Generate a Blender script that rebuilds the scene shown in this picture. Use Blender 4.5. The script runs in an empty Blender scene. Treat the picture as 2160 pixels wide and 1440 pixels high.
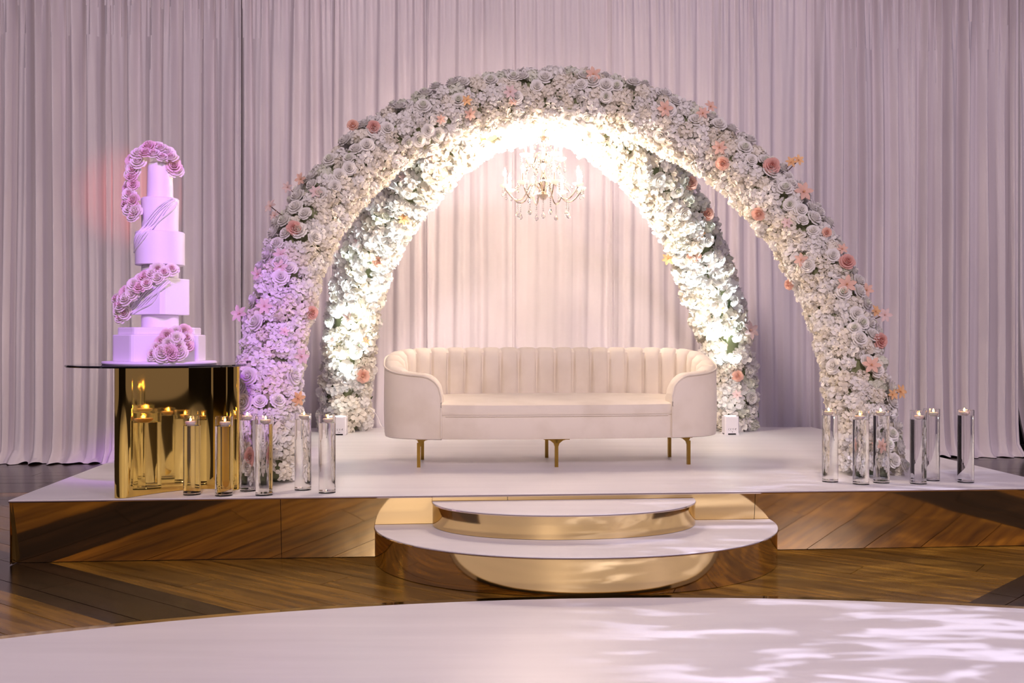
import bpy, math, random
from mathutils import Vector, Matrix, noise

random.seed(7)
SC = bpy.context.scene
COL = SC.collection
PI = math.pi
CAMZ = 1.23          # lens height
F = 2100.0           # focal length in pixels of the 2160 wide frame (35 mm)
SZ = 0.357           # height of the white stage floor
YAW = math.radians(4.55)

# ------------------------------------------------------------------ camera
cam = bpy.data.cameras.new('camera')
cam.lens = 35.0
cam.sensor_width = 36.0
cam_o = bpy.data.objects.new('camera', cam)
COL.objects.link(cam_o)
cam_o.location = (0, 0, CAMZ)
cam_o.rotation_euler = (PI / 2, 0, 0)
cam.clip_end = 100
SC.camera = cam_o

# ------------------------------------------------------------------ world, exposure
w = bpy.data.worlds.new('room_ambience')
SC.world = w
w.use_nodes = True
bg = w.node_tree.nodes['Background']
bg.inputs['Color'].default_value = (0.86, 0.64, 0.88, 1)
bg.inputs['Strength'].default_value = 0.20
SC.view_settings.view_transform = 'Standard'
SC.view_settings.look = 'None'
SC.view_settings.gamma = 1.0
SC.view_settings.use_curve_mapping = False
SC.view_settings.exposure = 0.18


def aim(o, target):
    d = Vector(target) - o.location
    o.rotation_euler = d.to_track_quat('-Z', 'Y').to_euler()


def lamp(name, kind, loc, target, power, color, **kw):
    l = bpy.data.lights.new(name, kind)
    l.energy = power
    l.color = color
    for k, v in kw.items():
        setattr(l, k, v)
    o = bpy.data.objects.new(name, l)
    COL.objects.link(o)
    o.location = loc
    aim(o, target)
    return o


# unseen soft fills added high behind the camera to light stage and drapes
lamp('front_fill', 'AREA', (0.0, -3.4, 6.0), (0.2, 9.5, 1.9), 470, (1.0, 0.81, 0.83), size=1.2)
lamp('lavender_fill', 'AREA', (6.5, -3.0, 6.2), (-0.3, 8.0, 1.2), 170, (0.86, 0.70, 1.0), size=1.2)  # added lavender fill from the front right, lifts arches and drape shadows
# violet moving head aimed at the cake
lamp('violet_spot', 'SPOT', (-0.1, 0.0, 5.3), (-2.03, 5.8, 1.62), 1450, (0.42, 0.02, 1.0),
     spot_size=math.radians(15.0), spot_blend=0.4, shadow_soft_size=0.12)
# small red beam on the drape behind the cake
lamp('red_beam', 'SPOT', (-6.0, 3.0, 3.0), (-3.97, 10.1, 2.72), 600, (1.0, 0.08, 0.05),
     spot_size=math.radians(9), spot_blend=1.0, shadow_soft_size=0.05)
# water-ripple gobo over the dance floor
gobo = lamp('ripple_gobo', 'SPOT', (2.4, -2.5, 5.0), (2.35, 3.55, 0.0), 3000, (0.80, 0.74, 1.0),
            spot_size=math.radians(31), spot_blend=0.55, shadow_soft_size=0.01)
gl = gobo.data
gl.use_nodes = True
nt = gl.node_tree
em = nt.nodes['Emission']
tc = nt.nodes.new('ShaderNodeTexCoord')
mp = nt.nodes.new('ShaderNodeMapping')
mp.inputs['Scale'].default_value = (8, 46, 14)
nz = nt.nodes.new('ShaderNodeTexNoise')
nz.inputs['Scale'].default_value = 2.2
nz.inputs['Detail'].default_value = 2.0
nz.inputs['Distortion'].default_value = 0.9
cr = nt.nodes.new('ShaderNodeValToRGB')
cr.color_ramp.elements[0].position = 0.52
cr.color_ramp.elements[0].color = (0.03, 0.03, 0.03, 1)
cr.color_ramp.elements[1].position = 0.64
cr.color_ramp.elements[1].color = (1, 1, 1, 1)
nt.links.new(tc.outputs['Normal'], mp.inputs['Vector'])
nt.links.new(mp.outputs['Vector'], nz.inputs['Vector'])
nt.links.new(nz.outputs['Fac'], cr.inputs['Fac'])
nt.links.new(cr.outputs['Color'], em.inputs['Strength'])

# ------------------------------------------------------------------ helpers


def P(px, py, d):
    """point on the ray of pixel (px, py) at distance d in front of the lens"""
    return Vector(((px - 1080) / F * d, d, CAMZ - (py - 720) / F * d))


def G(px, py, z):
    """point of pixel (px, py) on the level plane z"""
    d = F * (CAMZ - z) / (py - 720)
    return Vector(((px - 1080) / F * d, d, z))


def mesh(name, vs, fs, mats, smooth=False, idx=None):
    me = bpy.data.meshes.new(name)
    me.from_pydata([tuple(v) for v in vs], [], fs)
    if not isinstance(mats, (list, tuple)):
        mats = [mats]
    for m in mats:
        me.materials.append(m)
    if idx:
        me.polygons.foreach_set('material_index', idx)
    if smooth:
        me.polygons.foreach_set('use_smooth', [True] * len(me.polygons))
        if len(vs) < 6000 and not name.endswith(('rose', 'lily')):
            me.set_sharp_from_angle(angle=math.radians(42))
    me.update()
    return me


def obj(name, me, parent=None, loc=(0, 0, 0), rot=None, scale=None):
    o = bpy.data.objects.new(name, me)
    COL.objects.link(o)
    if parent:
        o.parent = parent
    o.location = loc
    if rot is not None:
        if isinstance(rot, Matrix):
            o.rotation_euler = rot.to_euler()
        else:
            o.rotation_euler = rot
    if scale is not None:
        o.scale = (scale,) * 3 if isinstance(scale, (int, float)) else scale
    return o


def tag(o, label, cat, group=None, kind=None):
    o['label'] = label
    o['category'] = cat
    if group:
        o['group'] = group
    if kind:
        o['kind'] = kind
    return o


def empty(name, loc=(0, 0, 0), rz=0.0):
    o = bpy.data.objects.new(name, None)
    COL.objects.link(o)
    o.location = loc
    o.rotation_euler = (0, 0, rz)
    o.empty_display_size = 0.1
    return o


class MB:
    """collects vertices and faces of one mesh"""

    def __init__(s):
        s.v, s.f, s.i = [], [], []

    def add(s, vs, fs, mi=0):
        b = len(s.v)
        s.v += [tuple(v) for v in vs]
        s.f += [tuple(b + k for k in f) for f in fs]
        s.i += [mi] * len(fs)
        return s

    def box(s, x0, x1, y0, y1, z0, z1, mi=0):
        v = [(x0, y0, z0), (x1, y0, z0), (x1, y1, z0), (x0, y1, z0), (x0, y0, z1), (x1, y0, z1), (x1, y1, z1), (x0, y1, z1)]
        return s.add(v, [(3, 2, 1, 0), (4, 5, 6, 7), (0, 1, 5, 4), (1, 2, 6, 5), (2, 3, 7, 6), (3, 0, 4, 7)], mi)

    def lathe(s, prof, n=24, c=(0, 0), mi=0, caps=True):
        vs, fs = [], []
        for r, z in prof:
            for k in range(n):
                a = 2 * PI * k / n
                vs.append((c[0] + r * math.cos(a), c[1] + r * math.sin(a), z))
        m = len(prof)
        for j in range(m - 1):
            for k in range(n):
                k2 = (k + 1) % n
                fs.append((j * n + k, j * n + k2, (j + 1) * n + k2, (j + 1) * n + k))
        if caps:
            if prof[0][0] > 1e-6:
                fs.append(tuple(reversed(range(n))))
            if prof[-1][0] > 1e-6:
                fs.append(tuple((m - 1) * n + k for k in range(n)))
        return s.add(vs, fs, mi)

    def tube(s, pts, r, n=6, mi=0, closed=False):
        pts = [Vector(p) for p in pts]
        m = len(pts)
        vs, fs = [], []
        up = Vector((0, 0, 1))
        for i, p in enumerate(pts):
            a = pts[max(i - 1, 0)] if not closed else pts[i - 1]
            b = pts[min(i + 1, m - 1)] if not closed else pts[(i + 1) % m]
            t = (b - a).normalized()
            x = t.cross(up)
            if x.length < 0.05:
                x = t.cross(Vector((0, 1, 0)))
            x.normalize()
            y = x.cross(t)
            rr = r[i] if isinstance(r, (list, tuple)) else r
            for k in range(n):
                a2 = 2 * PI * k / n
                vs.append(p + x * (rr * math.cos(a2)) + y * (rr * math.sin(a2)))
        rng = m if closed else m - 1
        for i in range(rng):
            j = (i + 1) % m
            for k in range(n):
                k2 = (k + 1) % n
                fs.append((i * n + k, j * n + k, j * n + k2, i * n + k2))
        if not closed:
            fs.append(tuple(range(n)))
            fs.append(tuple(reversed([(m - 1) * n + k for k in range(n)])))
        return s.add(vs, fs, mi)

    def prism(s, poly, z0, z1, mi=0):
        n = len(poly)
        vs = [(p[0], p[1], z0) for p in poly] + [(p[0], p[1], z1) for p in poly]
        fs = [tuple(reversed(range(n))), tuple(range(n, 2 * n))]
        fs += [(k, (k + 1) % n, n + (k + 1) % n, n + k) for k in range(n)]
        return s.add(vs, fs, mi)

    def build(s, name, mats, parent=None, smooth=False, **kw):
        return obj(name, mesh(name, s.v, s.f, mats, smooth, s.i if any(s.i) else None), parent, **kw)


# ------------------------------------------------------------------ materials


def mat(name, color, rough=0.5, metal=0.0, **kw):
    m = bpy.data.materials.new(name)
    m.use_nodes = True
    b = m.node_tree.nodes['Principled BSDF']
    b.inputs['Base Color'].default_value = (*color, 1)
    b.inputs['Roughness'].default_value = rough
    b.inputs['Metallic'].default_value = metal
    for k, v in kw.items():
        b.inputs[k].default_value = v
    return m


def noise_color(m, c1, c2, scale=(4, 4, 4), detail=4, lo=0.35, hi=0.65, coord='Object', sc=1.0, rnd=0.0):
    nt = m.node_tree
    b = nt.nodes['Principled BSDF']
    tc = nt.nodes.new('ShaderNodeTexCoord')
    mp = nt.nodes.new('ShaderNodeMapping')
    mp.inputs['Scale'].default_value = scale
    nz = nt.nodes.new('ShaderNodeTexNoise')
    nz.inputs['Scale'].default_value = sc
    nz.inputs['Detail'].default_value = detail
    cr = nt.nodes.new('ShaderNodeValToRGB')
    cr.color_ramp.elements[0].position = lo
    cr.color_ramp.elements[1].position = hi
    cr.color_ramp.elements[0].color = (*c1, 1)
    cr.color_ramp.elements[1].color = (*c2, 1)
    nt.links.new(tc.outputs[coord], mp.inputs['Vector'])
    nt.links.new(mp.outputs['Vector'], nz.inputs['Vector'])
    nt.links.new(nz.outputs['Fac'], cr.inputs['Fac'])
    out = cr.outputs['Color']
    if rnd:
        oi = nt.nodes.new('ShaderNodeObjectInfo')
        mr = nt.nodes.new('ShaderNodeMapRange')
        mr.inputs['To Min'].default_value = 1 - rnd
        mr.inputs['To Max'].default_value = 1 + rnd * 0.6
        hv = nt.nodes.new('ShaderNodeHueSaturation')
        nt.links.new(oi.outputs['Random'], mr.inputs['Value'])
        nt.links.new(mr.outputs['Result'], hv.inputs['Value'])
        nt.links.new(out, hv.inputs['Color'])
        out = hv.outputs['Color']
        nt.links.new(oi.outputs['Location'], mp.inputs['Location'])
    nt.links.new(out, b.inputs['Base Color'])
    return m


def bump(m, scale, strength, dist=0.01, detail=2, sc=(1, 1, 1)):
    nt = m.node_tree
    b = nt.nodes['Principled BSDF']
    tc = nt.nodes.new('ShaderNodeTexCoord')
    mp = nt.nodes.new('ShaderNodeMapping')
    mp.inputs['Scale'].default_value = sc
    nz = nt.nodes.new('ShaderNodeTexNoise')
    nz.inputs['Scale'].default_value = scale
    nz.inputs['Detail'].default_value = detail
    bp = nt.nodes.new('ShaderNodeBump')
    bp.inputs['Strength'].default_value = strength
    bp.inputs['Distance'].default_value = dist
    nt.links.new(tc.outputs['Object'], mp.inputs['Vector'])
    nt.links.new(mp.outputs['Vector'], nz.inputs['Vector'])
    nt.links.new(nz.outputs['Fac'], bp.inputs['Height'])
    nt.links.new(bp.outputs['Normal'], b.inputs['Normal'])
    return m


def emit(name, color, strength):
    m = bpy.data.materials.new(name)
    m.use_nodes = True
    nt = m.node_tree
    nt.nodes.remove(nt.nodes['Principled BSDF'])
    e = nt.nodes.new('ShaderNodeEmission')
    e.inputs['Color'].default_value = (*color, 1)
    e.inputs['Strength'].default_value = strength
    nt.links.new(e.outputs[0], nt.nodes['Material Output'].inputs['Surface'])
    return m


def petal_mat(name, c1, c2, trans=0.25):
    m = mat(name, c1, 0.75)
    noise_color(m, c1, c2, (1, 1, 1), 2, 0.3, 0.7, 'Object', 22.0)
    nt = m.node_tree
    b = nt.nodes['Principled BSDF']
    t = nt.nodes.new('ShaderNodeBsdfTranslucent')
    t.inputs['Color'].default_value = (*c2, 1)
    mx = nt.nodes.new('ShaderNodeMixShader')
    mx.inputs[0].default_value = trans
    nt.links.new(b.outputs[0], mx.inputs[1])
    nt.links.new(t.outputs[0], mx.inputs[2])
    nt.links.new(mx.outputs[0], nt.nodes['Material Output'].inputs['Surface'])
    return m


M = {}
M['wood'] = noise_color(mat('honey_oak', (0.3, 0.16, 0.05), 0.20, **{'Specular IOR Level': 0.3}), (0.095, 0.042, 0.004), (0.33, 0.168, 0.022),
                        (1.0, 9.0, 9.0), 5, 0.30, 0.72, 'Object', 1.7, rnd=0.25)
M['wood_dark'] = noise_color(mat('dark_walnut', (0.03, 0.016, 0.008), 0.20, **{'Specular IOR Level': 0.25}), (0.012, 0.006, 0.003), (0.05, 0.026, 0.012),
                             (1.0, 9.0, 9.0), 5, 0.3, 0.75, 'Object', 1.7, rnd=0.2)
M['joint'] = mat('dark_joint', (0.02, 0.012, 0.006), 0.8)
M['white_floor'] = noise_color(mat('white_vinyl', (0.8, 0.78, 0.78), 0.40), (0.76, 0.74, 0.745), (0.84, 0.82, 0.82),
                               (0.6, 6, 1), 4, 0.3, 0.7, 'Object', 1.2)
bump(M['white_floor'], 1.0, 0.25, 0.004, 3, (1.0, 7, 1))
M['gold'] = bump(mat('gold_mirror_film', (0.78, 0.60, 0.28), 0.07, 1.0), 3.0, 0.10, 0.02, 2)
M['gold_base'] = mat('polished_gold', (0.82, 0.59, 0.15), 0.04, 1.0)
M['brass'] = mat('brushed_brass', (0.36, 0.22, 0.045), 0.32, 1.0)
M['curtain'] = bump(noise_color(mat('drape_fabric', (0.78, 0.72, 0.74), 0.85), (0.77, 0.71, 0.725), (0.83, 0.77, 0.785),
                                (1.5, 1.5, 0.6), 3, 0.3, 0.7, 'Object', 1.0), 260, 0.15, 0.003)
M['wall'] = mat('dark_paint', (0.02, 0.018, 0.02), 0.9)
M['velvet'] = bump(noise_color(mat('cream_velvet', (0.75, 0.68, 0.62), 0.8), (0.74, 0.66, 0.53), (0.83, 0.755, 0.63),
                               (2, 2, 2), 4, 0.28, 0.55, 'Object', 2.0), 180, 0.12, 0.003)
M['velvet'].node_tree.nodes['Principled BSDF'].inputs['Sheen Weight'].default_value = 0.25
M['black_glass'] = mat('black_glass', (0.004, 0.004, 0.005), 0.04)
M['glass'] = mat('clear_glass', (1, 1, 1), 0.0, 0.0, **{'Transmission Weight': 1.0, 'IOR': 1.45})
M['water'] = mat('still_water', (0.97, 0.97, 0.96), 0.0, 0.0, **{'Transmission Weight': 1.0, 'IOR': 1.36})
M['crystal'] = mat('cut_crystal', (1.0, 0.97, 0.95), 0.0, 0.0, **{'Transmission Weight': 1.0, 'IOR': 1.55})
M['chrome'] = mat('warm_chrome', (0.85, 0.74, 0.62), 0.12, 1.0)
M['sleeve'] = mat('candle_sleeve', (0.75, 0.62, 0.5), 0.5)
M['bulb'] = emit('bulb_glow', (1.0, 0.78, 0.62), 1650.0)
M['flame'] = emit('candle_flame', (1.0, 0.50, 0.14), 75.0)
M['wax'] = mat('candle_wax', (0.9, 0.80, 0.72), 0.45, 0.0, **{'Subsurface Weight': 0.3, 'Subsurface Radius': (0.02, 0.01, 0.006), 'Subsurface Scale': 0.5})
M['wick'] = mat('burnt_wick', (0.02, 0.015, 0.01), 0.9)
M['icing'] = mat('white_fondant', (0.86, 0.83, 0.86), 0.5)
M['uplight'] = mat('white_plastic', (0.82, 0.80, 0.82), 0.35)
M['lens'] = emit('uplight_lens', (0.86, 0.93, 1.0), 14.0)
M['black'] = mat('plain_black', (0.01, 0.01, 0.01), 0.7)
M['ink'] = mat('grey_print', (0.10, 0.09, 0.10), 0.8)
M['cable'] = mat('white_cable', (0.85, 0.80, 0.76), 0.5)
M['petal_w'] = petal_mat('petal_white', (0.88, 0.86, 0.81), (0.93, 0.91, 0.86))
M['petal_i'] = petal_mat('petal_ivory', (0.88, 0.83, 0.71), (0.92, 0.88, 0.78))
M['petal_g'] = petal_mat('petal_greenish', (0.72, 0.75, 0.60), (0.90, 0.90, 0.81))
M['petal_p'] = petal_mat('petal_peach', (0.86, 0.50, 0.38), (0.90, 0.64, 0.52))
M['petal_r'] = petal_mat('petal_dusty_rose', (0.74, 0.36, 0.31), (0.84, 0.54, 0.47))
M['petal_b'] = petal_mat('petal_blush', (0.82, 0.58, 0.56), (0.88, 0.72, 0.68))
M['petal_o'] = petal_mat('petal_orange', (0.88, 0.48, 0.22), (0.90, 0.60, 0.32))
M['cup'] = petal_mat('frosted_cup', (0.92, 0.90, 0.87), (0.95, 0.93, 0.90), 0.5)
M['leaf'] = petal_mat('leaf_green', (0.03, 0.055, 0.018), (0.07, 0.10, 0.035), 0.15)
M['core'] = mat('foliage_backing', (0.20, 0.22, 0.11), 0.9)
M['stem'] = mat('brown_stem', (0.10, 0.05, 0.03), 0.8)

# ------------------------------------------------------------------ floor
FL = Vector((-2.766, 5.47))          # front left corner of the stage
DX = Vector((math.cos(YAW), math.sin(YAW)))
FR = FL + DX * 6.12
BL = Vector((-3.17, 10.02))
BR = Vector((3.06, 10.16))
STAGE = [FL, FR, BR, BL]
DC, DR = Vector((0.75, -1.74)), 6.5    # dance floor centre and radius

fb = MB()
fb.add([(-14, -12, -0.012), (14, -12, -0.012), (14, 14, -0.012), (-14, 14, -0.012)], [(0, 1, 2, 3)])
floor = fb.build('floor', M['joint'])
floor['kind'] = 'structure'
floor['label'] = 'dark joints and ground of the oak floor around the stage'


def clip(poly, n, c, keep_ge=True):
    out = []
    m = len(poly)
    for k in range(m):
        a, b = poly[k], poly[(k + 1) % m]
        da, db = n.dot(a) - c, n.dot(b) - c
        if not keep_ge:
            da, db = -da, -db
        if da >= 0:
            out.append(a)
        if da * db < 0:
            t = da / (da - db)
            out.append(a + (b - a) * t)
    return out


nL, cL = Vector((0.6, 0.8)), 2.886
nR, cR = Vector((-0.714, 0.70)), 1.748
nW = Vector((-math.sin(YAW), math.cos(YAW)))   # towards the drapes
REG = [  # half planes, direction of the boards, material
    ([(nL, cL, 1), (nR, cR, 1), (nW, 7.75, 0)], (0.8, -0.6), 'wood'),
    ([(nL, cL, 0), (nL, cL - .46, 1), (nR, cR, 1), (nW, 7.75, 0)], (0.8, -0.6), 'wood_dark'),
    ([(nL, cL - .46, 0), (nR, cR, 1), (nW, 7.75, 0)], (0.8, -0.6), 'wood'),
    ([(nR, cR, 0), (nR, cR - .46, 1), (nW, 7.75, 0)], (0.7, 0.714), 'wood_dark'),
    ([(nR, cR - .46, 0), (nW, 7.75, 0)], (0.7, 0.714), 'wood'),
    ([(nW, 7.75, 1), (nW, 8.2, 0)], (DX.x, DX.y), 'wood_dark'),
    ([(nW, 8.2, 1), (nW, 8.4, 0)], (DX.x, DX.y), 'wood'),
    ([(nW, 8.4, 1), (nW, 12.0, 0)], (DX.x, DX.y), 'wood_dark'),
]


def in_stage(p, grow=0.0):
    for k in range(4):
        a, b = STAGE[k], STAGE[(k + 1) % 4]
        e = b - a
        if e.x * (p.y - a.y) - e.y * (p.x - a.x) < grow:
            return False
    return True


for hp, dr, mk in REG:
    u = Vector(dr).normalized()
    v = Vector((-u.y, u.x))
    W_, L_ = 0.23, 2.2
    for j in range(-60, 61):
        off = (j * 0.618) % 1.0 * L_
        for i in range(-8, 9):
            a0, b0 = i * L_ + off, j * W_
            g = 0.002
            poly = [u * (a0 + g) + v * (b0 + g), u * (a0 + L_ - g) + v * (b0 + g), u * (a0 + L_ - g) + v * (b0 + W_ - g), u * (a0 + g) + v * (b0 + W_ - g)]
            for n, c, ge in hp:
                poly = clip(poly, n, c, bool(ge))
                if len(poly) < 3:
                    break
            if len(poly) < 3:
                continue
            c = sum(poly, Vector((0, 0))) / len(poly)
            area = 0.5 * abs(sum(poly[k].x * poly[(k + 1) % len(poly)].y - poly[(k + 1) % len(poly)].x * poly[k].y for k in range(len(poly))))
            if area < 0.002:
                continue
            if all((p - DC).length < DR - 0.1 for p in poly) or all(in_stage(p, 0.15) for p in poly):
                continue
            vis = False
            for p in poly + [c]:
                if p.y > 2.5 and abs(p.x / p.y * F) < 1300 and p.y < 11.2:
                    vis = True
            if not vis or c.y < 2.8:
                continue
            zt = random.uniform(-0.0012, 0.0)
            ang = math.atan2(u.y, u.x)
            R = Matrix.Rotation(-ang, 2)
            loc = [R @ (p - c) for p in poly]
            mb = MB().prism([(q.x, q.y) for q in loc], -0.010, 0)
            o = mb.build('plank', M[mk], floor, loc=(c.x, c.y, zt), rot=(0, 0, ang))

# ------------------------------------------------------------------ round white dance floor in the foreground
df = empty('dance_floor', (DC.x, DC.y, 0))
tag(df, 'large white glossy round dance floor in the foreground with a gold rim', 'dance floor')
MB().lathe([(0.0, 0.0), (DR, 0.0), (DR, 0.006), (0.0, 0.006)], 160, caps=False).build('surface', M['white_floor'], df)
MB().lathe([(DR, 0.0), (DR + .055, 0.0), (DR + .055, 0.004), (DR, 0.004), (DR, 0.0)], 160, caps=False).build('rim', M['gold'], df)

# ------------------------------------------------------------------ stage
st = empty('stage', (0, 0, 0))
tag(st, 'low white stage with gold mirrored front under sofa and flower arches', 'stage')
MB().prism([(p.x, p.y) for p in STAGE], SZ - 0.012, SZ).build('stage_top', M['white_floor'], st)


def riser(a, b, name, lean, mt=None):
    """mirrored panel from a to b (plan points) leaning in at the foot"""
    a, b = Vector(a), Vector(b)
    e = (b - a).normalized()
    n = Vector((e.y, -e.x))           # outward
    g = 0.0015
    a, b = a + e * g, b - e * g
    top = SZ - 0.0125
    vs, fs = [], []
    nx, nzs = 24, 8
    for j in range(nzs + 1):
        for i in range(nx + 1):
            t, s = i / nx, j / nzs
            p = a + (b - a) * t - n * (lean * (1 - s) + 0.004)
            wv = 0.0022 * noise.noise(Vector((p.x * 1.6, p.y * 1.6, s * 1.3)))
            p = p - n * (wv + 0.002)
            vs.append((p.x, p.y, 0.004 + (top - 0.004) * s))
    for j in range(nzs):
        for i in range(nx):
            k = j * (nx + 1) + i
            fs.append((k, k + 1, k + nx + 2, k + nx + 1))
    off = len(vs)                     # thickness
    for j in (0, nzs):
        for i in (0, nx):
            q = vs[j * (nx + 1) + i]
            vs.append((q[0] - n.x * 0.012, q[1] - n.y * 0.012, q[2]))
    fs.append((off, off + 2, off + 3, off + 1))
    return obj(name, mesh(name, vs, fs, M['gold'], True), st)


cuts = [0.0, 1.47, 2.75, 4.2, 6.12]
for a, b in zip(cuts[:-1], cuts[1:]):
    riser(FL + DX * a, FL + DX * b, 'front_panel', 0.050)
riser(BL, FL, 'side_panel', 0.0)
riser(FR, BR, 'side_panel', 0.0)
# thin bright edging strip along the front of the white top
e0, e1 = FL, FR
MB().tube([(FL.x, FL.y, SZ - 0.008), (FR.x, FR.y, SZ - 0.008)], 0.006, 6).build('edge_strip', M['chrome'], st)


def half_oval(cx, cy, a, b, n=56):
    pts = []
    for k in range(n + 1):
        t = PI + PI * k / n
        x, y = a * math.copysign(abs(math.cos(t)) ** 0.92, math.cos(t)), b * math.sin(t)
        p = Vector((cx, cy)) + DX * x + Vector((-DX.y, DX.x)) * y
        pts.append(p)
    return pts


def step(name, label, cx, a, b, z0, z1, sink):
    cy = FL.y + (cx - FL.x) * math.tan(YAW) + sink
    t = empty(name, (cx, cy, z0))
    tag(t, label, 'step', 'half-round gold steps')
    pts = half_oval(0, 0, a, b)
    MB().prism(pts, z1 - z0 - 0.01, z1 - z0).build('tread', M['white_floor'], t)
    vs, fs = [], []
    n = len(pts)
    for s in (0.0, 0.5, 1.0):
        for p in pts:
            q = p * 0.999
            vs.append((q.x, q.y, 0.002 + s * (z1 - z0 - 0.0125)))
    for j in range(2):
        for i in range(n - 1):
            fs.append((j * n + i, j * n + i + 1, (j + 1) * n + i + 1, (j + 1) * n + i))
    obj('riser', mesh('riser', vs, fs, M['gold'], True), t)
    MB().tube([(p.x, p.y, z1 - z0 - 0.008) for p in pts], 0.004, 5).build('edge_strip', M['chrome'], t)


step('half_round_step', 'wide lower half-round step, white tread and gold mirrored side, on the floor', 0.365, 1.147, 0.94, 0.0, 0.19, 0.024)
step('half_round_step', 'smaller upper half-round step set on the wide lower step', 0.30, 0.755, 0.50, 0.19, 0.322, 0.004)

# ------------------------------------------------------------------ drapes and wall behind
wb = MB().box(-14, 14, 11.9, 12.0, 0, 6.5).build('wall_back', M['wall'])
wb['kind'] = 'structure'
wb['label'] = 'dark back wall behind the drapes'


wf = MB().box(-14, 14, -9.1, -9.0, 0, 6.5).build('wall_front', M['wall'])
wf['kind'] = 'structure'
wf['label'] = 'dark wall of the hall behind the photographer'


def cur_y(x):
    return 10.42 + 0.058 * x


rod = MB().tube([(-6.6, cur_y(-6.6), 4.98), (6.9, cur_y(6.9), 4.98)], 0.02, 8).build('curtain_rod', M['chrome'])
tag(rod, 'thin metal rod carrying the pale drapes at the top', 'curtain rod')

seam_px = [-230, 5, 234, 503, 698, 896, 1082, 1284, 1498, 1707, 1920, 2136, 2380]
side = ['partly visible pale drape panel cut off by the left picture edge',
        'pale pleated drape panel at the far left, beside the left picture edge',
        'pale pleated drape panel directly behind the cake',
        'pale drape panel seen between the cake and the rear arch, behind left arch leg',
        'pale drape panel behind the left legs of both arches',
        'pale drape panel behind the left half of the sofa',
        'bright drape panel directly behind the chandelier',
        'pale drape panel behind the right end of the sofa',
        'pale drape panel seen between rear and front right arch legs',
        'pleated drape panel directly right of the front arch, behind its candles',
        'second pleated drape panel from the right picture edge, behind the rightmost candle',
        'drape panel cut off by the right picture edge']
amps = [.13, .13, .115, .075, .045, .034, .026, .03, .045, .09, .13, .13]
for k in range(12):
    # plan ends of the panel on the drape line
    ends = []
    for px in (seam_px[k], seam_px[k + 1]):
        s = (px - 1080) / F
        y = 10.42 / (1 - 0.058 * s)
        ends.append(Vector((s * y, y)))
    a, b = ends
    wd = (b - a).length
    e = (b - a).normalized()
    n = Vector((e.y, -e.x))            # towards the camera
    rs = random.Random(100 + k)
    nf = 6 if wd < 1.1 else 7
    ph = [rs.uniform(0, 6.28) for _ in range(8)]
    NF = 6.4 + rs.uniform(-.6, .6)
    A = amps[k]
    nx = 150
    zs = [4.96, 4.86, 4.65, 4.35, 4.0, 3.6, 3.2, 2.8, 2.4, 2.0, 1.6, 1.25, 0.95, 0.7, 0.5, 0.34, 0.22, 0.13, 0.07, 0.035, 0.02, 0.006]
    vs, fs = [], []
    for j, z in enumerate(zs):
        low = max(0.0, 1 - z / 4.9)
        gather = max(0.0, (z - 4.1) / 0.85)
        for i in range(nx + 1):
            t = i / nx
            xm = t * wd
            tw = xm + 0.055 * noise.noise(Vector((xm * 2.6 + k * 11, z * 0.16, 1.0))) + 0.03 * low * noise.noise(Vector((xm * 1.7 + k * 5, z * 0.5, 7.0)))
            md = 0.72 + 0.55 * noise.noise(Vector((xm * 3.3 + k * 3, z * 0.30, 4.0)))
            s1 = math.sin(2 * PI * NF * tw + ph[3])
            f1 = math.copysign(abs(s1) ** 0.7, s1)
            s2 = math.sin(2 * PI * NF * 1.73 * tw + ph[4])
            s3 = math.sin(2 * PI * NF * 2.9 * tw + ph[5])
            d = A * (0.70 * f1 * md * (1 - 0.35 * gather) + 0.22 * s2 * (1 - 0.4 * low) + 0.34 * gather * s3)
            d += 0.02 * noise.noise(Vector((xm * 1.2 + k * 7, z * 0.5, 0)))
            # left edge tucks behind the neighbour, right hem lies over the next panel
            if t < 0.06:
                d -= 0.06 * (1 - t / 0.06)
            if t > 0.955:
                q = (t - 0.955) / 0.045
                d = d * (1 - q) + (0.045 + 0.012 * math.sin(q * 9)) * q
            spread = 0.035
            x_t = -spread + t * (wd + 2 * spread)
            if k in (11,) and z < 1.6:
                x_t += 0.22 * ((1.6 - z) / 1.6) ** 1.6 * max(0, 1 - t * 3.5)
            flare = 0.0
            if z < 0.5:
                q = (0.5 - z) / 0.5
                flare = 0.05 * q * q
            if z < 0.09:
                q = 1 - z / 0.09
                flare += 0.20 * q * (0.65 + 0.9 * noise.noise(Vector((x_t * 5.0 + k * 3, k, 0))))
                d *= 1 - 0.4 * q
            zz = z + (0.055 * noise.noise(Vector((x_t * 9 + k, 3.1, z * 9))) * (1 if z < 0.1 else 0))
            p = a + e * x_t + n * (d + flare)
            vs.append((p.x, p.y, max(0.004, zz)))
    for j in range(len(zs) - 1):
        for i in range(nx):
            q = j * (nx + 1) + i
            fs.append((q, q + nx + 1, q + nx + 2, q + 1))
    o = obj('curtain', mesh('curtain', vs, fs, M['curtain'], True))
    tag(o, side[k], 'curtain', 'pale drapes along the back wall')

# ------------------------------------------------------------------ flower meshes


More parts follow.
